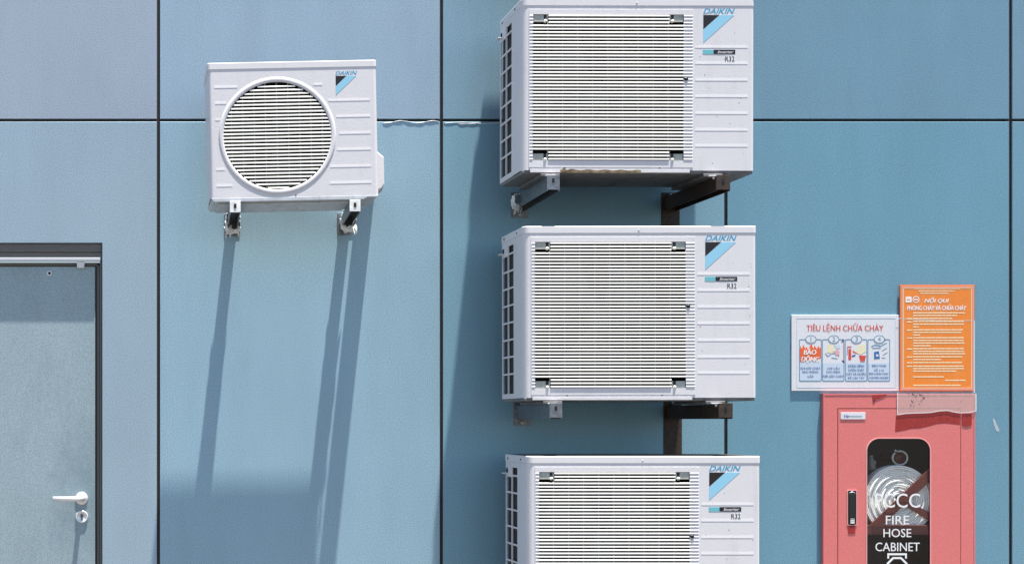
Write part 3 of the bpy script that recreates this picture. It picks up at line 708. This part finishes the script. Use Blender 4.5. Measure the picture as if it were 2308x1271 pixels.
# ------------------------------------------------------------------ signs
def white_sign():
    D0 = .0055
    P = lambda x, y: px(x, y, D0)
    a, b_ = P(1784, 880.5), P(2027, 709.5)
    o = thing('instruction_sign', 'white fire instruction sign with four numbered blue picture boxes', 'sign', (a.x, 0, a.z))
    lx = lambda x: P(x, 0).x-a.x
    lz = lambda y: P(0, y).z-a.z
    mb = MB(); mb.box(0, b_.x-a.x, -D0, -.0008, 0, b_.z-a.z, M['sign_white'], .0012); mb.build('board', o)
    y = -D0-.0002
    mb = MB()
    def line(x0, y0, x1, y1, wpx, m):
        d = Vector((x1-x0, y1-y0)).normalized(); nx, ny = -d.y*wpx/2, d.x*wpx/2
        mb.poly([(lx(x0+nx), lz(y0+ny)), (lx(x1+nx), lz(y1+ny)), (lx(x1-nx), lz(y1-ny)), (lx(x0-nx), lz(y0-ny))], y, m, .0003)
    # thin printed border
    for q in ((1796, 717, 2018, 717), (1796, 873, 2018, 873), (1796, 717, 1796, 873), (2018, 717, 2018, 873)): line(*q, 1.0, M['cell'])
    mb.text('TIÊU LỆNH CHỮA CHÁY', lx(1817.5), lx(1991), lz(749.5), lz(728), y, M['ink_red'], 0, .012)
    cells = [(1801, 1852), (1853, 1903), (1904.5, 1954.5), (1955.5, 2006)]
    for k, (x0, x1) in enumerate(cells):
        outer = rrect(lx(x0), lx(x1), lz(859), lz(764), .006, 4); inner = rrect(lx(x0+1.5), lx(x1-1.5), lz(857.5), lz(765.5), .0045, 4)
        mb.hole_plate(outer, inner, y-.0003, y, M['ink_teal'])
        zt_ = lz(818)
        mb.poly(rrect(lx(x0+1.7), lx(x1-1.7), lz(857.3), zt_, .004, 3), y, M['cell'], .0001)
        cx = (x0+x1)/2+1; cxl, czl = lx(cx), lz(764)
        ell = lambda s: [(cxl+12.5*s*K0*math.cos(2*math.pi*i/28), czl+9*s*K0*math.sin(2*math.pi*i/28)) for i in range(28)]
        K0 = (DW-D0)/F
        mb.poly(ell(1), y-.0003, M['sign_white'], .0002); mb.hole_plate(ell(1.0), ell(.88), y-.0008, y-.0005, M['ink_teal'])
        mb.text('1234'[k], cxl-.006, cxl+.006, czl-.0105, czl+.0105, y-.0005, M['ink_teal'], 0, 0, .0003, True)
    # cell 1: flames
    xs = [1802.5, 1804, 1808, 1810, 1815, 1817, 1822, 1826, 1829, 1833, 1836, 1841, 1844, 1848, 1850.5]
    ys = [788, 779, 787, 776, 786, 781, 790, 779, 775, 786, 778, 787, 779, 785, 781]
    mb.poly([(lx(1802.5), lz(816))]+[(lx(a_), lz(c_)) for a_, c_ in zip(xs, ys)]+[(lx(1850.5), lz(806)), (lx(1838), lz(813)), (lx(1820), lz(812))], y, M['ink_fire'], .0003)
    mb.text('BÁO', lx(1811), lx(1840), lz(799), lz(785.5), y-.0004, M['ink_white'], .15, .05)
    mb.text('ĐỘNG', lx(1805), lx(1847), lz(817), lz(800.5), y-.0004, M['ink_white'], .15, .05)
    # cell 2: hand pulling a switch
    mb.poly([(lx(1867), lz(776)), (lx(1878), lz(777)), (lx(1880), lz(790)), (lx(1874), lz(796)), (lx(1864), lz(794))], y, M['ink_cream'], .0003)
    mb.poly([(lx(1880), lz(778)), (lx(1893), lz(776)), (lx(1894), lz(784)), (lx(1886), lz(787))], y, M['cell'], .0003)
    for q in ((1860, 796, 1866, 803, 1.6), (1866, 803, 1874, 797, 1.2), (1876, 797, 1892, 793, 1.6), (1874, 806, 1888, 808, 1.3), (1886, 790, 1891, 803, 1.2)): line(*q, M['ink_teal'])
    mb.poly([(lx(1880), lz(790)), (lx(1890), lz(789)), (lx(1892), lz(799)), (lx(1884), lz(800))], y-.0004, M['ink_skin'], .0002)
    # cell 3: extinguisher, sand and bucket
    mb.poly(rrect(lx(1912), lx(1918.5), lz(811), lz(786), .003, 3), y, M['ink_red'], .0003); line(1909, 782, 1919, 781, 2.2, M['ink_red']); line(1910, 785, 1909, 800, 1.3, M['ink_deep'])
    mb.poly([(lx(1922), lz(789)), (lx(1934), lz(797)), (lx(1922), lz(794))], y, M['ink_fire'], .0003)
    mb.poly([(lx(1934), lz(778)), (lx(1950), lz(776)), (lx(1952), lz(792)), (lx(1940), lz(799)), (lx(1931), lz(796))], y, M['ink_cream'], .0003)
    mb.poly([(lx(1936.5), lz(801)), (lx(1951.5), lz(801)), (lx(1949), lz(814)), (lx(1939.5), lz(814))], y-.0004, M['ink_red'], .0003); line(1936, 801.5, 1952, 801.5, 1.5, M['ink_skin'])
    line(1920, 803, 1928, 800, 3.0, M['ink_deep'])
    # cell 4: telephone and hand
    mb.poly([(lx(1970), lz(793)), (lx(1981), lz(791)), (lx(1983), lz(808)), (lx(1970), lz(809))], y, M['ink_blue'], .0003)
    mb.disc((lx(1977), lz(801)), .006, y-.0007, y-.0004, M['cell'], 16)
    for q in ((1964, 781, 1972, 777, 1.8), (1972, 777, 1985, 780, 1.8), (1985, 780, 1999, 772, 1.4), (1966, 784, 1985, 784, 1.4), (1988, 790, 1999, 784, 1.2), (1990, 800, 2000, 794, 1.2), (1987, 806, 1996, 806, 1.2)): line(*q, M['ink_teal'])
    # blue and purple corner handles between boxes two and three
    line(1901.5, 768, 1901.5, 814, 1.5, M['ink_skin']); line(1897, 771, 1902, 765.5, 2.6, M['ink_deep']); line(1898, 812, 1903, 817, 2.8, M['ink_deep']); line(1989, 769, 1996, 765, 2.4, M['ink_deep'])
    cap = [('KHI XẢY CHÁY', 'BÁO ĐỘNG', 'GẤP'), ('CÚP CẦU', 'DAO ĐIỆN', 'NƠI XẢY CHÁY'), ('DÙNG BÌNH', 'CHỮA CHÁY', 'CÁT VÀ NƯỚC', 'ĐỂ DẬP TẮT'), ('ĐIỆN THOẠI', 'SỐ 114', 'ĐỘI CHỮA CHÁY', 'CHUYÊN NGHIỆP')]
    wd = [(44, 36, 14), (29, 31, 47), (36, 36, 45, 38), (32, 22, 44, 44)]
    for k, rows in enumerate(cap):
        x0, x1 = cells[k]; cx = (x0+x1)/2; yc = [829, 838, 847] if len(rows) == 3 else [824, 833, 842, 851]
        for r_, yy in zip(range(len(rows)), yc):
            ww = wd[k][r_]; mb.text(rows[r_], lx(cx-ww/2), lx(cx+ww/2), lz(yy+3.4), lz(yy-3.6), y-.0003, M['ink_blue'], 0, .03, .0003)
    mb.build('printed_design', o)
    return o
white_sign()

def orange_sign():
    D0 = .010
    P = lambda x, y: px(x, y, D0)
    a, b_ = P(2028, 881.5), P(2197, 642)
    o = thing('rules_sign', 'orange fire rules notice with pale lines of writing, above the red cabinet', 'sign', (a.x, 0, a.z))
    lx = lambda x: P(x, 0).x-a.x
    lz = lambda y: P(0, y).z-a.z
    mb = MB(); mb.box(0, b_.x-a.x, -D0+.0004, -.006, 0, b_.z-a.z, M['sign_edge'], .0008); mb.box(lx(2028.8), lx(2196.2), -D0-.0002, -D0+.0012, lz(880.7), lz(642.8), M['sign_orange'], .0004); mb.build('board', o)
    y = -D0-.0004; mb = MB()
    fr = lambda x0, x1, y0, y1: [(lx(x0), lz(y1)), (lx(x1), lz(y1)), (lx(x1), lz(y0)), (lx(x0), lz(y0))]
    mb.hole_plate(fr(2032, 2194, 646, 878.5), fr(2034.2, 2191.8, 648.2, 876.3), y-.0003, y, M['ink_skin'])
    mb.hole_plate(fr(2035.6, 2190, 649.4, 874.5), fr(2036.8, 2188.8, 650.6, 873.3), y-.0003, y, M['ink_pale'])
    rnd = random.Random(5)
    def row(x0, x1, yy, h=2.6):
        """one line of print, built word by word"""
        x = x0
        while x < x1-1:
            wl = min(rnd.uniform(5, 15), x1-x); mb.poly([(lx(x), lz(yy+h/2)), (lx(x+wl), lz(yy+h/2)), (lx(x+wl), lz(yy-h/2)), (lx(x), lz(yy-h/2))], y, M['ink_pale'], .0002); x += wl+rnd.uniform(.5, 1.1)
    for (x0, x1, yy) in ((2060, 2165, 650.5), (2070, 2151, 656), (2074, 2138, 661)): row(x0, x1, yy, 2.0)
    mb.text('NỘI QUI', lx(2083), lx(2139), lz(684.5), lz(670), y, M['ink_white'], .3, .035)
    mb.text('PHÒNG CHÁY VÀ CHỮA CHÁY', lx(2044), lx(2178), lz(699), lz(686), y, M['ink_white'], .18, .035)
    # two round badges
    mb.poly(rrect(lx(2041), lx(2054.5), lz(681.5), lz(668.5), .004, 3), y, M['ink_white'], .0003); mb.poly([(lx(2044), lz(676)), (lx(2051), lz(676)), (lx(2051), lz(674)), (lx(2044), lz(674))], y-.0004, M['sign_orange'], .0002)
    c = (lx(2064.5), lz(675)); K0 = (DW-D0)/F
    ring = lambda r: [(c[0]+r*K0*math.cos(2*math.pi*i/24), c[1]+r*K0*math.sin(2*math.pi*i/24)) for i in range(24)]
    mb.hole_plate(ring(7.6), ring(5.8), y-.0003, y, M['ink_white']); mb.poly([(c[0]-4*K0, c[1]-1.5*K0), (c[0]+4*K0, c[1]-1.5*K0), (c[0]+4*K0, c[1]+1.5*K0), (c[0]-4*K0, c[1]+1.5*K0)], y, M['ink_white'], .0003)
    Y0 = 704.5
    rows = [(2058, 2174, 705), (2058, 2157, 710.8), (2058, 2146, 717.5), (2044, 2056, 718), (2058, 2172, 724), (2044, 2056, 725.5), (2058, 2172, 730.5), (2058, 2071, 736.5), (2044, 2056, 744), (2058, 2170, 743.2), (2058, 2167, 748.8), (2058, 2074, 754.8),
            (2044, 2056, 761.7), (2058, 2172, 761), (2058, 2172, 767), (2058, 2174, 773), (2058, 2097, 779), (2044, 2056, 786.5), (2058, 2172, 785.5), (2058, 2172, 791.5), (2058, 2175, 797), (2044, 2056, 804.5), (2058, 2168, 803.8), (2058, 2121, 810),
            (2044, 2056, 817.3), (2058, 2168, 816.8), (2044, 2056, 825.3), (2058, 2172, 825), (2058, 2172, 830.3), (2058, 2156, 836), (2058, 2127, 849), (2130, 2176, 856.8), (2058, 2166, 868)]
    for (x0, x1, yy) in rows: row(x0, x1, yy)
    mb.build('printed_text', o)
orange_sign()

# ------------------------------------------------------------------ hose cabinet
def cabinet():
    D0 = .020
    P = lambda x, y: px(x, y, D0)
    a = P(1855, 887); b_ = P(2198, 887); W = b_.x-a.x; H = 1.15
    o = thing('hose_cabinet', 'faded red fire hose cabinet with rounded glass window and white lettering', 'cabinet', (a.x, 0, a.z-H))
    lx = lambda x: P(x, 0).x-a.x
    lz = lambda y: P(0, y).z-a.z+H
    yf = -D0
    wx0, wx1, wz1, wz0 = lx(1954), lx(2096), lz(988), .13
    # body: box let into the wall
    mb = MB(); bx0, bx1, bz0, bz1 = .034, W-.034, .034, H-.034
    mb.box(bx0, bx1, .195, .20, bz0, bz1, M['inside']); mb.box(bx0, bx0+.003, .0, .195, bz0, bz1, M['inside']); mb.box(bx1-.003, bx1, .0, .195, bz0, bz1, M['inside'])
    mb.box(bx0+.003, bx1-.003, .0, .195, bz1-.003, bz1, M['inside']); mb.box(bx0+.003, bx1-.003, .0, .195, bz0, bz0+.003, M['inside']); mb.build('box', o)
    # outer frame
    dx0, dx1, dz1, dz0 = lx(1887.5), lx(2166), lz(919.5), .055
    mb = MB()
    b2 = bmesh.new()
    lo = [(0, 0), (W, 0), (W, H), (0, H)]; li = [(dx0, dz0), (dx1, dz0), (dx1, dz1), (dx0, dz1)]
    mb.hole_plate(lo, li, yf, -.001, M['red']); b2.free()
    mb.hole_plate([(.001, .001), (W-.001, .001), (W-.001, H-.001), (.001, H-.001)], [(.006, .006), (W-.006, .006), (W-.006, H-.006), (.006, H-.006)], yf-.0012, yf+.0002, M['red'])
    mb.build('frame', o)
    mb = MB(); mb.hole_plate([(dx0-.0002, dz0-.0002), (dx1+.0002, dz0-.0002), (dx1+.0002, dz1+.0002), (dx0-.0002, dz1+.0002)], [(dx0+.005, dz0+.005), (dx1-.005, dz0+.005), (dx1-.005, dz1-.005), (dx0+.005, dz1-.005)], yf+.012, yf+.018, M['seam']); mb.build('door_gap_strip', o)
    # door leaf with rounded window
    g = .0030
    win = rrect(wx0, wx1, wz0, wz1, .052, 8)
    mb = MB(); mb.hole_plate(rect_loop(dx0+g, dx1-g, dz0+g, dz1-g, win), win, yf-.0008, yf+.004, M['red'])
    mb.hole_plate(rrect(wx0-.004, wx1+.004, wz0-.004, wz1+.004, .056, 8), win, yf-.0022, yf-.0006, M['ink_skin'])
    door = mb.build('door', o)
    mb = MB(); mb.prism(rrect(wx0-.006, wx1+.006, wz0-.006, wz1+.006, .055, 8), 'y', yf+.0045, yf+.0065, M['glass']); mb.build('window_pane', door)
    yt = yf+.0042; mb = MB()
    T = lambda s, x0, x1, y0, y1, bold=.008: mb.text(s, lx(x0), lx(x1), lz(y1), lz(y0), yt, M['ink_white'], 0, bold, .0006)
    T('PCCC', 1973, 2075, 1111.5, 1143.5); T('FIRE', 1997.5, 2050, 1161.5, 1181); T('HOSE', 1992, 2055, 1191, 1210); T('CABINET', 1974, 2074, 1222, 1241.5)
    mb.build('window_lettering', door); mb = MB()
    # white emblem below the words: bracket over an eight-sided nut
    def pl(pts): mb.poly([(lx(x), lz(y_)) for x, y_ in pts], yt, M['ink_white'], .0006)
    pl([(2001, 1258), (2001, 1246), (2045, 1246), (2045, 1258), (2041, 1258), (2041, 1250.5), (2005, 1250.5), (2005, 1258)])
    oc = lambda r: [(lx(2023)+r*math.cos(math.radians(22.5+45*i)), lz(1278)+r*math.sin(math.radians(22.5+45*i))) for i in range(8)]
    mb.hole_plate(oc(.048), oc(.039), yt-.0006, yt, M['ink_white'])
    mb.build('window_emblem', door)
    # recessed latch
    mb = MB(); hx0, hx1, hz1, hz0 = lx(1910.5), lx(1929.5), lz(1105), lz(1182)
    mb.hole_plate(rrect(hx0-.003, hx1+.003, hz0-.002, hz1+.003, .003, 2), rrect(hx0, hx1, hz0, hz1, .002, 2), yf-.003, yf-.0006, M['ink_skin'])
    mb.box(hx0, hx1, yf-.0013, yf-.0009, hz0, hz1, M['black']); mb.box(hx0+.004, hx1-.004, yf-.006, yf-.0014, hz0+.03, hz1-.012, M['black'], .002)
    mb.tube([(hx0+.006, yf-.004, hz1-.010), ((hx0+hx1)/2, yf-.004, hz1-.005), (hx1-.006, yf-.004, hz1-.010)], .0016, M['steel'], 8)
    for k in range(4): mb.box(hx0+.010, hx1-.008, yf-.0048, yf-.0014, hz0+.006+.0085*k, hz0+.011+.0085*k, M['ink_white'], .0008)
    mb.box(hx0+.001, hx1-.004, yf-.0022, yf-.0009, lz(1202), lz(1182.5), M['red_deep'], .0006)
    mb.build('latch', door)
    # small maker's plate
    mb = MB(); mb.box(lx(1894), lx(1950), yf-.0028, yf-.0009, lz(944.5), lz(929), M['sign_white'], .0008)
    mb.text('Ha', lx(1901), lx(1912), lz(940.5), lz(934), yf-.0029, M['ink_deep'], .3, .04, .0003)
    mb.box(lx(1912), lx(1942), yf-.0033, yf-.0029, lz(938), lz(937), M['ink_teal']); mb.build('name_plate', door)
    # strip of unfaded paint under the film, with a torn outline
    top = [(2019, 937), (2040, 932.5), (2060, 931.5), (2080, 931), (2098, 930), (2118, 926.5), (2135, 925.5), (2150, 929), (2163.5, 932)]
    bot = [(2163.5, 957), (2146, 955), (2128, 953.5), (2110, 955), (2094, 960), (2072, 965), (2055, 965.5), (2036, 970), (2017, 973)]
    mb = MB(); mb.poly([(lx(x), lz(y_)) for x, y_ in top+bot], yf-.0009, M['red_deep'], .0003); mb.build('unfaded_patch', door)
    mb = MB(); mb.poly([(lx(x), lz(y_)) for x, y_ in ((2168, 931), (2190, 932), (2190, 958), (2178, 961), (2168, 958.5))], yf-.0013, M['red_deep'], .0003)
    mb.build('unfaded_patch', o); mb = MB()
    mb.poly([(lx(x), lz(y_)) for x, y_ in [(1966, 890), (1998, 888.5), (1996, 892), (1975, 900), (1968, 908)]], yf-.0013, M['red_deep'], .0002)
    mb.build('paint_stain', o)
    # contents: hose roll on its rack
    return a, W, H, lx, lz
a, W, H, lx, lz = cabinet()

# hose roll, rack bar and valve stand inside
YH = .000
kk = (DW+YH)/F
hp = lambda x, y: ((x-VX)*kk, CAMZ+(VY-y)*kk)
hx, hz = hp(2027, 1126)
o = thing('fire_hose', 'white canvas fire hose rolled flat behind the cabinet window', 'hose', (hx, YH, hz))
mb = MB(); turns = 17; N = turns*44; R1 = 79*kk; vs = []; fs = []; wd = .050
rnd = random.Random(3); ph = [rnd.uniform(0, 6.28) for _ in range(3)]
R0 = .018
for i in range(N+1):
    q = 2*math.pi*i/44; f = i/N; r = R0+(R1-R0)*f+.0010*math.sin(3*q+ph[0]); th = (R1-R0)/turns*.44
    yo = .0025*math.sin(q*2.3+ph[1])+.0018*math.sin(q*.37*7+ph[2])
    cs, sn = math.cos(q), math.sin(q)
    for (dr, y) in ((-th, .004+yo), (-th*.5, yo), (th*.5, yo), (th, .004+yo), (th, wd+yo), (-th, wd+yo)): vs.append(((r+dr)*cs, y, (r+dr)*sn))
for i in range(N):
    for j in range(6): p, q2 = i*6+j, i*6+(j+1) % 6; fs.append((p, q2, q2+6, p+6))
mb.add(vs, fs, M['hose']); mb.build('hose_roll', o)
# red rack in front
x0, z0 = hp(1966, 1183); x1, z1 = hp(2092, 1068)
o = thing('hose_rack', 'dark red crossed rack bars holding the rolled hose in the cabinet', 'rack', ((x0+x1)/2, YH-.010, (z0+z1)/2))
def bar(mb, p, q, w0, w1, y0, y1, m):
    d = Vector((q[0]-p[0], q[1]-p[1])).normalized(); n = Vector((-d.y, d.x))
    mb.prism([(p[0]+n.x*w0, p[1]+n.y*w0), (q[0]+n.x*w1, q[1]+n.y*w1), (q[0]-n.x*w1, q[1]-n.y*w1), (p[0]-n.x*w0, p[1]-n.y*w0)], 'y', y0, y1, m, .001)
lo = lambda x, y: (hp(x, y)[0]-(x0+x1)/2, hp(x, y)[1]-(z0+z1)/2)
mb = MB(); bar(mb, lo(1964, 1190), lo(2100, 1062), .019, .021, -.0025, .0050, M['red_dark']); mb.build('rack_bar', o)
mb = MB(); bar(mb, lo(2030, 1128), lo(2098, 1166), .010, .017, -.0020, .0045, M['red_dark']); mb.build('rack_bar', o)
mb = MB(); c_ = lo(2040, 1124); mb.lathe([(0, -.014), (.008, -.013), (.010, -.004)], (c_[0], .0125, c_[1]), M['bolt'], 12); mb.build('pivot', o)
mb = MB(); p0 = lo(1940, 1204); p1 = lo(2110, 1182); mb.box(p0[0], p1[0], -.0020, .10, p0[1], p1[1], M['red_dark'], .002)
mb.box(lo(1962, 0)[0], lo(2084, 0)[0], -.0030, -.0021, lo(0, 1199)[1], lo(0, 1184)[1], M['seam'], .0008); mb.build('tray', o)
# valve with hose coupling
vx, vz = hp(2040, 1032)
o = thing('hose_valve', 'round metal hose coupling above the rolled hose in the cabinet', 'valve', (vx, .045, vz))
mb = MB(); mb.tube([(.032*math.cos(2*math.pi*k/32), 0, .030*math.sin(2*math.pi*k/32)) for k in range(32)], .0055, M['brass'], 10, closed=True)
mb.build('coupling_ring', o)
mb = MB(); mb.tube([(0, .004, 0), (0, .05, 0), (0, .124, 0)], .026, M['red_dark'], 18); mb.build('valve_body', o)
mb = MB(); mb.tube([(-.018, -.004, .026), (-.026, -.008, .036)], .006, M['brass'], 10); mb.build('coupling_lug', o); mb = MB(); mb.tube([(.0, -.003, -.032), (.006, .0, -.046)], .006, M['brass'], 8); mb.build('coupling_lug', o)
nx, nz = hp(1975, 1040)
o = thing('hose_nozzle', 'dark nozzle beside the coupling in the cabinet window', 'nozzle', (nx, .05, nz))
mb = MB(); mb.tube([(0, 0, .022), (0.002, 0, .004), (.004, 0, -.02), (.006, 0, -.036)], [.009, .012, .016, .017], M['fan'], 14)
mb.tube([(.010, -.014, .006), (.013, -.016, -.012)], .0028, M['brass'], 8); mb.tube([(-.008, -.008, .023), (.006, -.008, .024)], .002, M['brass'], 8); mb.build('nozzle_body', o)
tag_bracket = None

# ------------------------------------------------------------------ clear film over the orange notice and the top of the cabinet
def film():
    D0 = .0226
    o = thing('plastic_film', 'torn clear plastic film over the orange notice and the cabinet top', 'film', px(2110, 825, D0))
    c = px(2110, 825, D0)
    L = lambda x, y: (px(x, y, D0).x-c.x, px(x, y, D0).z-c.z)
    top = [(2026, 717), (2070, 719.5), (2110, 722), (2150, 722.5), (2199, 722)]
    bot = [(2199, 926), (2185, 929), (2166, 930), (2150, 928), (2135, 924.5), (2118, 925.5), (2098, 929), (2080, 930), (2060, 930.5), (2040, 931.5), (2022, 934)]
    mid = 886
    mb = MB()
    mb.sheet([L(*p) for p in top]+[L(2199.5, mid), L(2024, mid)], 0, M['film'])
    mb.build('clear_part', o, (0, .0130, 0))
    mb = MB(); mb.poly([L(2024, mid+.3), L(2199.5, mid+.3)]+[L(*p) for p in bot], 0, M['film_dirty']); mg = mb
    mb = MB()
    def strip(pts, wpx):
        for p, q in zip(pts[:-1], pts[1:]):
            d = Vector((q[0]-p[0], q[1]-p[1])).normalized(); n = (-d.y*wpx/2, d.x*wpx/2)
            mb.poly([L(p[0]+n[0], p[1]+n[1]), L(q[0]+n[0], q[1]+n[1]), L(q[0]-n[0], q[1]-n[1]), L(p[0]-n[0], p[1]-n[1])], -.0006, M['film_edge'], .0003)
    strip(top, 1.6); strip([(2199.5, 722), (2199.5, 884)], 2.6); mb.build('film_edge', o, (0, .0130, 0)); mb = MB(); strip([(2199.5, 887), (2199.5, 926)], 2.6); strip([(2023, 884), (2022.5, 934)], 2.0); strip(bot, 2.0)
    mb.build('film_edge', o)
    mb = mg; rnd = random.Random(2)
    for k in range(34):
        x = 2068+rnd.gauss(0, 9); y = 884+abs(rnd.gauss(0, 13)); r = rnd.uniform(.0006, .0032)
        if y < 926: q = L(x, y); mb.disc(q, r, -.0010, -.0007, M['mould'], 8)
    for k in range(16):
        x = rnd.uniform(2090, 2190); y = rnd.uniform(888, 908); q = L(x, y); mb.disc(q, rnd.uniform(.0005, .0015), -.0010, -.0007, M['mould'], 7)
    mb.build('grubby_part', o)
film()
# white scuff on the panel right of the cabinet
mb = MB()
pts = [(2237, 944), (2241, 943), (2246, 955), (2252, 968), (2251, 973), (2245, 970), (2240, 957)]
mb.poly([(px(x, y).x, px(x, y).z) for x, y in pts], -.0004, clear_mat('scuff', (1, 1, 1), (.75, .78, .8), .45, .4, .02), .0003); mb.build('scuff_mark', wall)
